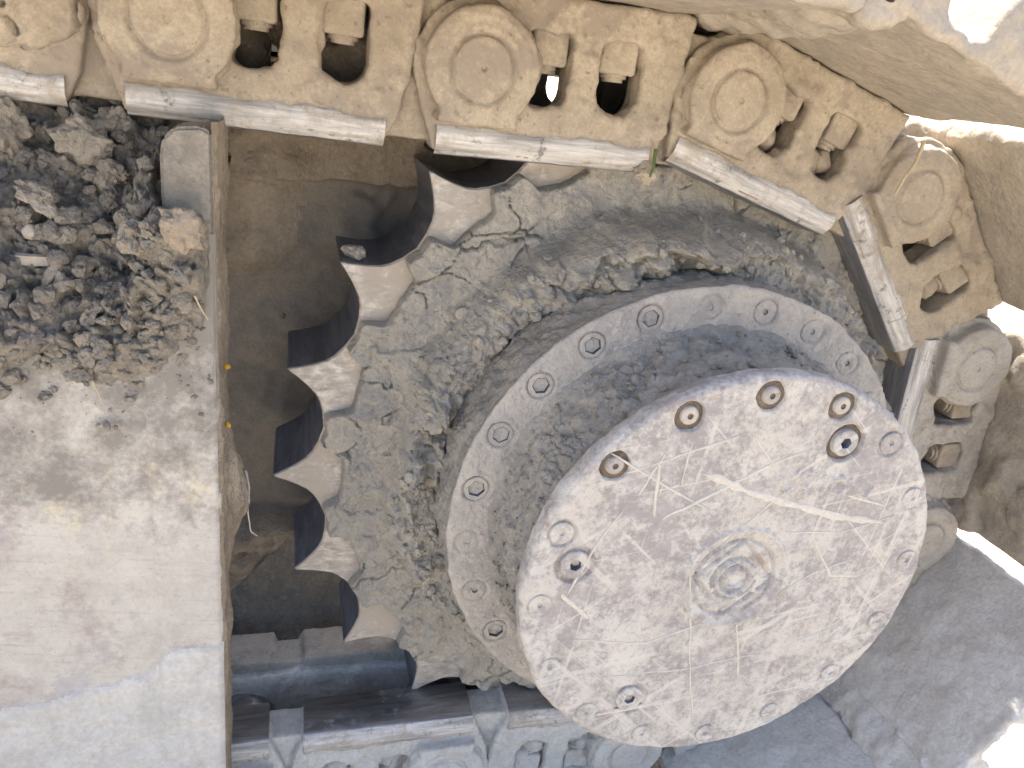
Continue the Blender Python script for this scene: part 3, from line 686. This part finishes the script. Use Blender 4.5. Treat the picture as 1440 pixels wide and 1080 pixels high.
# ------------------------------------------------------------------ track frame on the left
XE, YE = -1.099, -.30          # right edge and front face of the frame plate (level frame)
TF = bpy.data.objects.new('undercarriage', None); COL.objects.link(TF); TF.location = (XE*S, YE*S, -.95*S)
TF['label'] = 'pale scraped steel track frame plate at the left of the picture, heaped with soil'; TF['category'] = 'undercarriage'
def frame():
    # front plate, right strip proud by a welded step, wavy with dents
    nx, nz = 150, 300
    xs = np.linspace(-2.1, XE, nx); zs = np.linspace(-.95, .64, nz)
    X, Z = np.meshgrid(xs, zs, indexing='ij'); Q = np.stack([X.ravel(), 0*X.ravel(), Z.ravel()], 1)
    y = YE-.003*fbm(Q, 5, 4, 3)-.002*fbm(Q, 25, 3, 4)
    seam = -1.232+.004*fbm(Q, 10, 2, 6); y = y+.010*sstep(0, -.006, Q[:, 0]-seam)
    y = y+.012*sstep(.012, 0, XE-Q[:, 0])**2                       # rounded corner
    band = -.405+.20*(Q[:, 0]+1.3)*(Q[:, 0] < -1.28)+.09*sstep(-1.28, -1.21, Q[:, 0])+.02*fbm(Q, 10, 3, 9)
    wet = sstep(.0, -.02, Q[:, 2]-band)
    y = y-wet*(.010+.035*np.clip(band-Q[:, 2], 0, .4)+.012*fbm(Q, 18, 3, 12))
    V = np.stack([Q[:, 0], y, Q[:, 2]], 1)
    F = gridF(nx, nz); F = F[(Q[F[:, 0], 2] < .40)|(Q[F[:, 0], 0] > -1.195)]; mi = (wet[F[:, 0]] > .5).astype(int)
    part('side_plate', V, F, [M_plate, M_wet], TF, grav=True, midx=mi)
    # edge face of the plate, crusted
    ny = 46; zs = np.linspace(-.95, .84, 260); u = np.linspace(0, 1, ny); U, Z = np.meshgrid(u, zs, indexing='ij')
    Q = np.stack([U.ravel()*.4, 0*U.ravel(), Z.ravel()], 1)
    th = .055+.05*sstep(.1, .45, Z.ravel())
    out = .006+.018*np.maximum(0, fbm(Q, 6, 3, 40)+.1)+.007*fbm(Q, 24, 3, 41)
    out = out+.045*np.exp(-((Z.ravel()-.03)/.13)**2)*np.exp(-((U.ravel()-.75)/.35)**2)*(1+.8*fbm(Q, 12, 3, 44))
    out = out*sstep(0, .08, U.ravel())
    V = np.stack([XE-.004+out-.03*sstep(.9, 1., U.ravel()), YE+.006+U.ravel()*th*2.2, Z.ravel()], 1)
    part('edge_crust', V, gridF(ny, 260), M_brown, TF, grav=True)
    # end plate with its tab standing above the dirt
    bm = bmesh.new()
    V, F = prism([(-1.190, .30), (XE-.002, .30), (XE-.002, .822), (-1.12, .832), (-1.165, .826), (-1.184, .806), (-1.190, .78)], YE+.002, YE+.10)
    vs_ = [bm.verts.new(v) for v in V]; [bm.faces.new([vs_[i] for i in f]) for f in F]
    bmesh.ops.bevel(bm, geom=[e for e in bm.edges], offset=.006, segments=2, affect='EDGES')
    bm.verts.index_update(); V = np.array([v.co for v in bm.verts]); F = [[v.index for v in f.verts] for f in bm.faces]; bm.free()
    part('end_tab', V, F, M_clod, TF, grav=True, smooth=False)
    # inner wall that carries the drive motor, with a lip along its top
    nx, nz = 190, 200; xs = np.linspace(-1.75, .2, nx); zs = np.linspace(-.62, .80, nz)
    X, Z = np.meshgrid(xs, zs, indexing='ij'); Q = np.stack([X.ravel(), 0*X.ravel(), Z.ravel()], 1)
    y = .36-.006*fbm(Q, 6, 3, 60)-.003*fbm(Q, 40, 2, 61)-.02*np.maximum(0, billow(Q, 12, 3, 58)-.18)
    lip = sstep(.655, .668, Q[:, 2]+.012*fbm(Q, 9, 3, 62)); y = y-.06*lip*(1+.3*fbm(Q, 10, 3, 63))
    lf = sstep(-.90, -1.10, Q[:, 0]-.06*sstep(.35, .6, Q[:, 2])+.03*fbm(Q, 7, 3, 64))*sstep(.30, .48, Q[:, 2]); y = y-lf*(.10+.04*fbm(Q, 9, 4, 65))
    y = y-.03*sstep(.0, .25, fbm(Q, 7, 4, 66))*sstep(-.88, -.74, Q[:, 0])*sstep(.35, .5, Q[:, 2])*(1-lip)
    low = sstep(-.33, -.40, Q[:, 2]-.0*Q[:, 0]+.05*fbm(Q, 6, 3, 67)); y = y-low*(.10+.08*fbm(Q, 8, 4, 68)+.06*billow(Q, 16, 3, 57))
    bot = -.56+.9*np.clip(Q[:, 0]+1.13, 0, .4)+.05*fbm(np.c_[Q[:, 0], 0*Q[:, 0], 0*Q[:, 0]], 7, 4, 69)
    V = np.stack([Q[:, 0], y, np.maximum(Q[:, 2], bot)], 1)
    brown = ((lip+lf+low) > .5)
    F = gridF(nx, nz); keep = (Q[F, 2]-bot[F]).max(1) > 0
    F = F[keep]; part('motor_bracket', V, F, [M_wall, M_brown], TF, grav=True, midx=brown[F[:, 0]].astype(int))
    for (x, z, r) in ((-1.116, .462, .012), (-.985, .270, .015)):  # dark caps stand in for the shade inside two open holes
        V, F = clod((x, .366, z), r, int(900+x*100), 2, .9, .2); part('hole_shade', V*np.array([1, 1, 1]), F, M_boltdark, TF, grav=True)
frame()
def heap():
    nx, nt = 330, 260; xs = np.linspace(-2.05, XE-.004, nx); ts = np.linspace(0, 1, nt)
    X, T_ = np.meshgrid(xs, ts, indexing='ij'); x = X.ravel(); t = T_.ravel()
    z = .16+t*.80; y = YE-.004+.56*np.clip(t-(.31+.31*sstep(-1.27, -1.20, x)*sstep(.80, .62, z)), 0, 1)
    Q = np.stack([x, y, z], 1)
    b = fbm(np.c_[x, 0*x, 0*x], 3, 3, 1)
    toe = .27+.12*b+.06*fbm(Q, 12, 3, 17)+.13*sstep(-1.26, -1.12, x)+.05*fbm(Q, 26, 2, 19)                    # ragged lower edge of the soil
    th = sstep(-.02, .22, z-toe)
    W = Q+np.stack([fbm(Q, 8, 3, 21), fbm(Q, 8, 3, 22), fbm(Q, 8, 3, 23)], 1)*.06
    h = .012+.03*th+.06*fbm(Q, 4, 4, 5)+.10*billow(W, 9, 1, 5)+.075*billow(W, 20, 2, 7)+.045*billow(W, 46, 3, 6)-.035
    h = h+.02*sstep(-1.225, -1.185, x)*sstep(.70, .64, z+.04*fbm(Q, 12, 2, 8))*sstep(.40, .5, z)
    h = h*th-.035*(1-th)
    tab = sstep(-1.215, -1.195, x)*sstep(.665, .70, z+.05*fbm(Q, 14, 2, 8)); h = h-tab*.30  # the tab stands clear
    h = h+.055*np.exp(-((x+1.15)/.06)**2-((z-.62)/.08)**2)
    edge = sstep(XE-.004, XE-.03, x+.012*fbm(Q, 12, 2, 14))
    V = np.stack([x, y-h*.83+.12*(1-edge), z+h*.45*edge], 1)
    o = part('soil_heap', V, gridF(nx, nt), M_dirt, None, grav=True, kind='stuff', label='heap of dark crumbly soil on the pale track frame', cat='soil')
    rs = np.random.RandomState(12); L = []
    Vg = V.reshape(nx, nt, 3); thg = th.reshape(nx, nt)
    for k in range(3000):
        i = rs.randint(60, nx-8); j = rs.randint(10, nt-10)
        if thg[i, j] < .25*rs.rand() or (Vg[i, j, 0] > -1.21 and Vg[i, j, 2] > .665): continue
        q = .0028+.019*rs.rand()**6
        L.append(clod(Vg[i, j]+[0, -q*.45, q*.25], q, 5000+k, 1 if q < .006 else (2 if q < .012 else 3), .7, .55))
    for k in range(420):
        x = XE-.01-1.0*rs.rand(); z = .42-.22*rs.rand()**2.2; q = .0018+.008*rs.rand()**6
        L.append(clod((x, YE-.012*(x > -1.232)-q*.5, z), q, 9000+k, 1, .7, .55))
    V2, F2 = join(L); part('loose_crumbs', V2, F2, M_dirt, None, grav=True, smooth=False, kind='stuff', label='small loose crumbs scattered over the soil heap', cat='crumbs')
    return Vg
HG = heap()
def on_heap(px, pz):
    C = G@CC; a = np.array([px, -.3, pz])-C; a /= np.linalg.norm(a); v = HG-C; d = np.linalg.norm(v-(v@a)[..., None]*a, axis=-1); i = np.unravel_index(np.argmin(d), d.shape); return HG[i]
# larger lumps and litter one can point at
LUMPS = [(-1.305, .79, .048, 'broad tan crumbly lump near the top of the soil heap', M_clod, 4), (-1.27, .745, .030, 'crumbly clod touching the lower right of the broad tan lump', M_clod, 4), (-1.185, .70, .036, 'rounded brown clod against the foot of the frame tab', M_clod, 4),
         (-1.23, .63, .034, 'long grey clod below the rounded brown clod', M_clod, 4), (-1.155, .64, .036, 'rusty tinged crumbly clod at the right edge of the heap', M_brown, 4), (-1.386, .69, .028, 'flat sided grey clod above the pale wood chip', M_clod, 4),
         (-1.25, .825, .032, 'slab of grey clay in the shadow under the upper rail', M_clod, 4), (-1.405, .625, .016, 'pale cream pebble just above the wood chip', M_stone, 3), (-1.225, .668, .014, 'small pale grey stone in the middle of the heap', M_stone, 3),
         (-1.43, .80, .046, 'wide grey lump at the left picture edge below the rail', M_clod, 4)]
for k, (x, z, r, lab, m, d) in enumerate(LUMPS):
    p = on_heap(x, z); V, F = clod(p+[0, -r*.35, 0], r, 700+k, d, .85, .42 if m is not M_stone else .25)
    if m is not M_stone: V = V+(fbm(V, 22, 4, k)*.020+billow(V, 34, 2, k)*.014)[:, None]*((V-p)/r)
    part('stone' if m is M_stone else 'soil_clod', V, F, m, None, grav=True, label=lab, cat='stone' if m is M_stone else 'clod', smooth=m is M_stone, group='clods and stones on the soil heap')
def box_bit(name, p, size, rot, m, lab, cat, seed):
    bm = bmesh.new(); bmesh.ops.create_cube(bm, size=1); bmesh.ops.subdivide_edges(bm, edges=bm.edges, cuts=5, use_grid_fill=True)
    V = np.array([v.co for v in bm.verts]); bm.verts.index_update(); F = [[v.index for v in f.verts] for f in bm.faces]; bm.free()
    V = V*np.array(size)*(1+.25*fbm(V, 2.5, 3, seed)[:, None]); q = np.array(Matrix.Rotation(rot[0], 3, 'X')@Matrix.Rotation(rot[1], 3, 'Y')@Matrix.Rotation(rot[2], 3, 'Z'))
    return part(name, V@q.T+np.array(p), F, m, None, grav=True, label=lab, cat=cat, smooth=False)
p = on_heap(-1.40, .575); box_bit('wood_chip', p+[0, -.012, 0], (.058, .012, .019), (.2, .04, .1), M_stone, 'pale flat chip of wood lying on the left of the soil heap', 'wood chip', 3)
def twig(name, pts, r, m, lab, cat, grav=True):
    P = resample(pts, .006); n = len(P); P = P+np.stack([fbm(P, 25, 2, 3+k) for k in range(3)], 1)*.004; th = np.linspace(0, 2*np.pi, 7)[:-1]
    t = np.gradient(P, axis=0); t /= np.linalg.norm(t, axis=1)[:, None]; a = np.cross(t, [.3, .9, .1]); a /= np.linalg.norm(a, axis=1)[:, None]; b = np.cross(t, a)
    rr = r*(1-.5*np.linspace(0, 1, n))
    V = P[:, None]+rr[:, None, None]*(a[:, None]*np.cos(th)[None, :, None]+b[:, None]*np.sin(th)[None, :, None])
    return part(name, V.reshape(-1, 3), gridF(n, 6, True), m, None, grav=grav, label=lab, cat=cat)
p = on_heap(-1.315, .33); twig('straw', [p+[-.005, -.022, .02], p+[.012, -.028, -.03]], .0025, M_straw, 'short straw sticking up at the foot of the soil heap', 'straw')
p = on_heap(-1.125, .50); twig('straw', [p+[-.008, -.03, .03], p+[.012, -.025, -.02]], .0022, M_straw, 'dry straw at the right edge of the soil heap', 'straw')
twig('rootlet', [(-1.055, -.16, .06), (-1.048, -.165, .02), (-1.052, -.165, -.05), (-1.044, -.17, -.10), (-1.03, -.17, -.112)], .0028, M_streak, 'thin pale rootlet hanging from the brown crust beside the frame plate', 'rootlet')
for k, (x, y, z) in enumerate(((-1.083, -.225, .345), (-1.080, -.255, .225))):
    V, F = clod((x-.005, y, z), .0055, 40+k, 2, 1.5, .4); o = part('paint_chip', V*1., F, M_yel, TF, grav=True)

# ------------------------------------------------------------------ machine body beyond the track, soil inside the track loop
def body():
    B = empty('excavator_body', (-2.6, 1.9, .2), 'dark underside of the excavator body seen beyond the upper track run', 'excavator body')
    bm = bmesh.new()
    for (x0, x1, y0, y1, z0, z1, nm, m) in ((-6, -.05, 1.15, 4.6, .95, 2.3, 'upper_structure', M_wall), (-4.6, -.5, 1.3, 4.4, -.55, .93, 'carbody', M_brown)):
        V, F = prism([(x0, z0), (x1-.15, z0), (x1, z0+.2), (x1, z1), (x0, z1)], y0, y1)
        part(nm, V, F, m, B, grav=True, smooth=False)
body()
def inner_soil():
    nx, ny = 150, 120; xs = np.linspace(-2.4, .1, nx); ys = np.linspace(.02, 1.15, ny); X, Y = np.meshgrid(xs, ys, indexing='ij')
    Q = np.stack([X.ravel(), Y.ravel(), 0*X.ravel()], 1)
    z = -1.06+.75*sstep(.34, .62, Q[:, 1]+.05*fbm(Q, 4, 3, 2))*sstep(.05, -.7, Q[:, 0])+.10*billow(Q, 7, 2, 3)+.05*billow(Q, 20, 2, 4)
    V = np.stack([Q[:, 0], Q[:, 1], z], 1)
    part('soil_bank', V, gridF(nx, ny)[:, ::-1], M_dirt, None, grav=True, kind='stuff', label='dark soil banked up inside the track loop behind the sprocket', cat='soil')
inner_soil()

# bits of dry plant and clay caught in the running gear
def small(name, x, y, z, r, seed, lab, cat, m):
    V, F = clod((x, y, z), r, seed, 4, .9, .4); V = V+(fbm(V, 30, 3, seed)*.010)[:, None]*((V-[x, y, z])/r)
    part(name, V, F, m, None, label=lab, cat=cat, smooth=False)
small('clay_lump', -.128, -.15, .822, .026, 71, 'tan lump of dry clay hanging from the right end of the link above the sprocket', 'clay lump', M_link)
small('clay_lump', -.775, .055, .595, .026, 72, 'grey clay lump stuck in the second tooth gap of the sprocket', 'clay lump', M_hubmud)
twig('grass_blade', [(-.120, -.165, .875), (-.124, -.172, .845), (-.130, -.172, .815)], .0045, M_leaf, 'short green grass blade at the right end of a top link', 'grass blade', False)
twig('straw', [(.560, -.195, .912), (.535, -.205, .850), (.502, -.205, .787)], .0055, M_straw, 'pale straw lying across the boss of the steep right link', 'straw', False)
twig('twig', [(.600, -.19, .455), (.622, -.195, .462), (.640, -.195, .480)], .003, M_streak, 'thin pale twig at the right rim of the clay caked sprocket', 'twig', False)
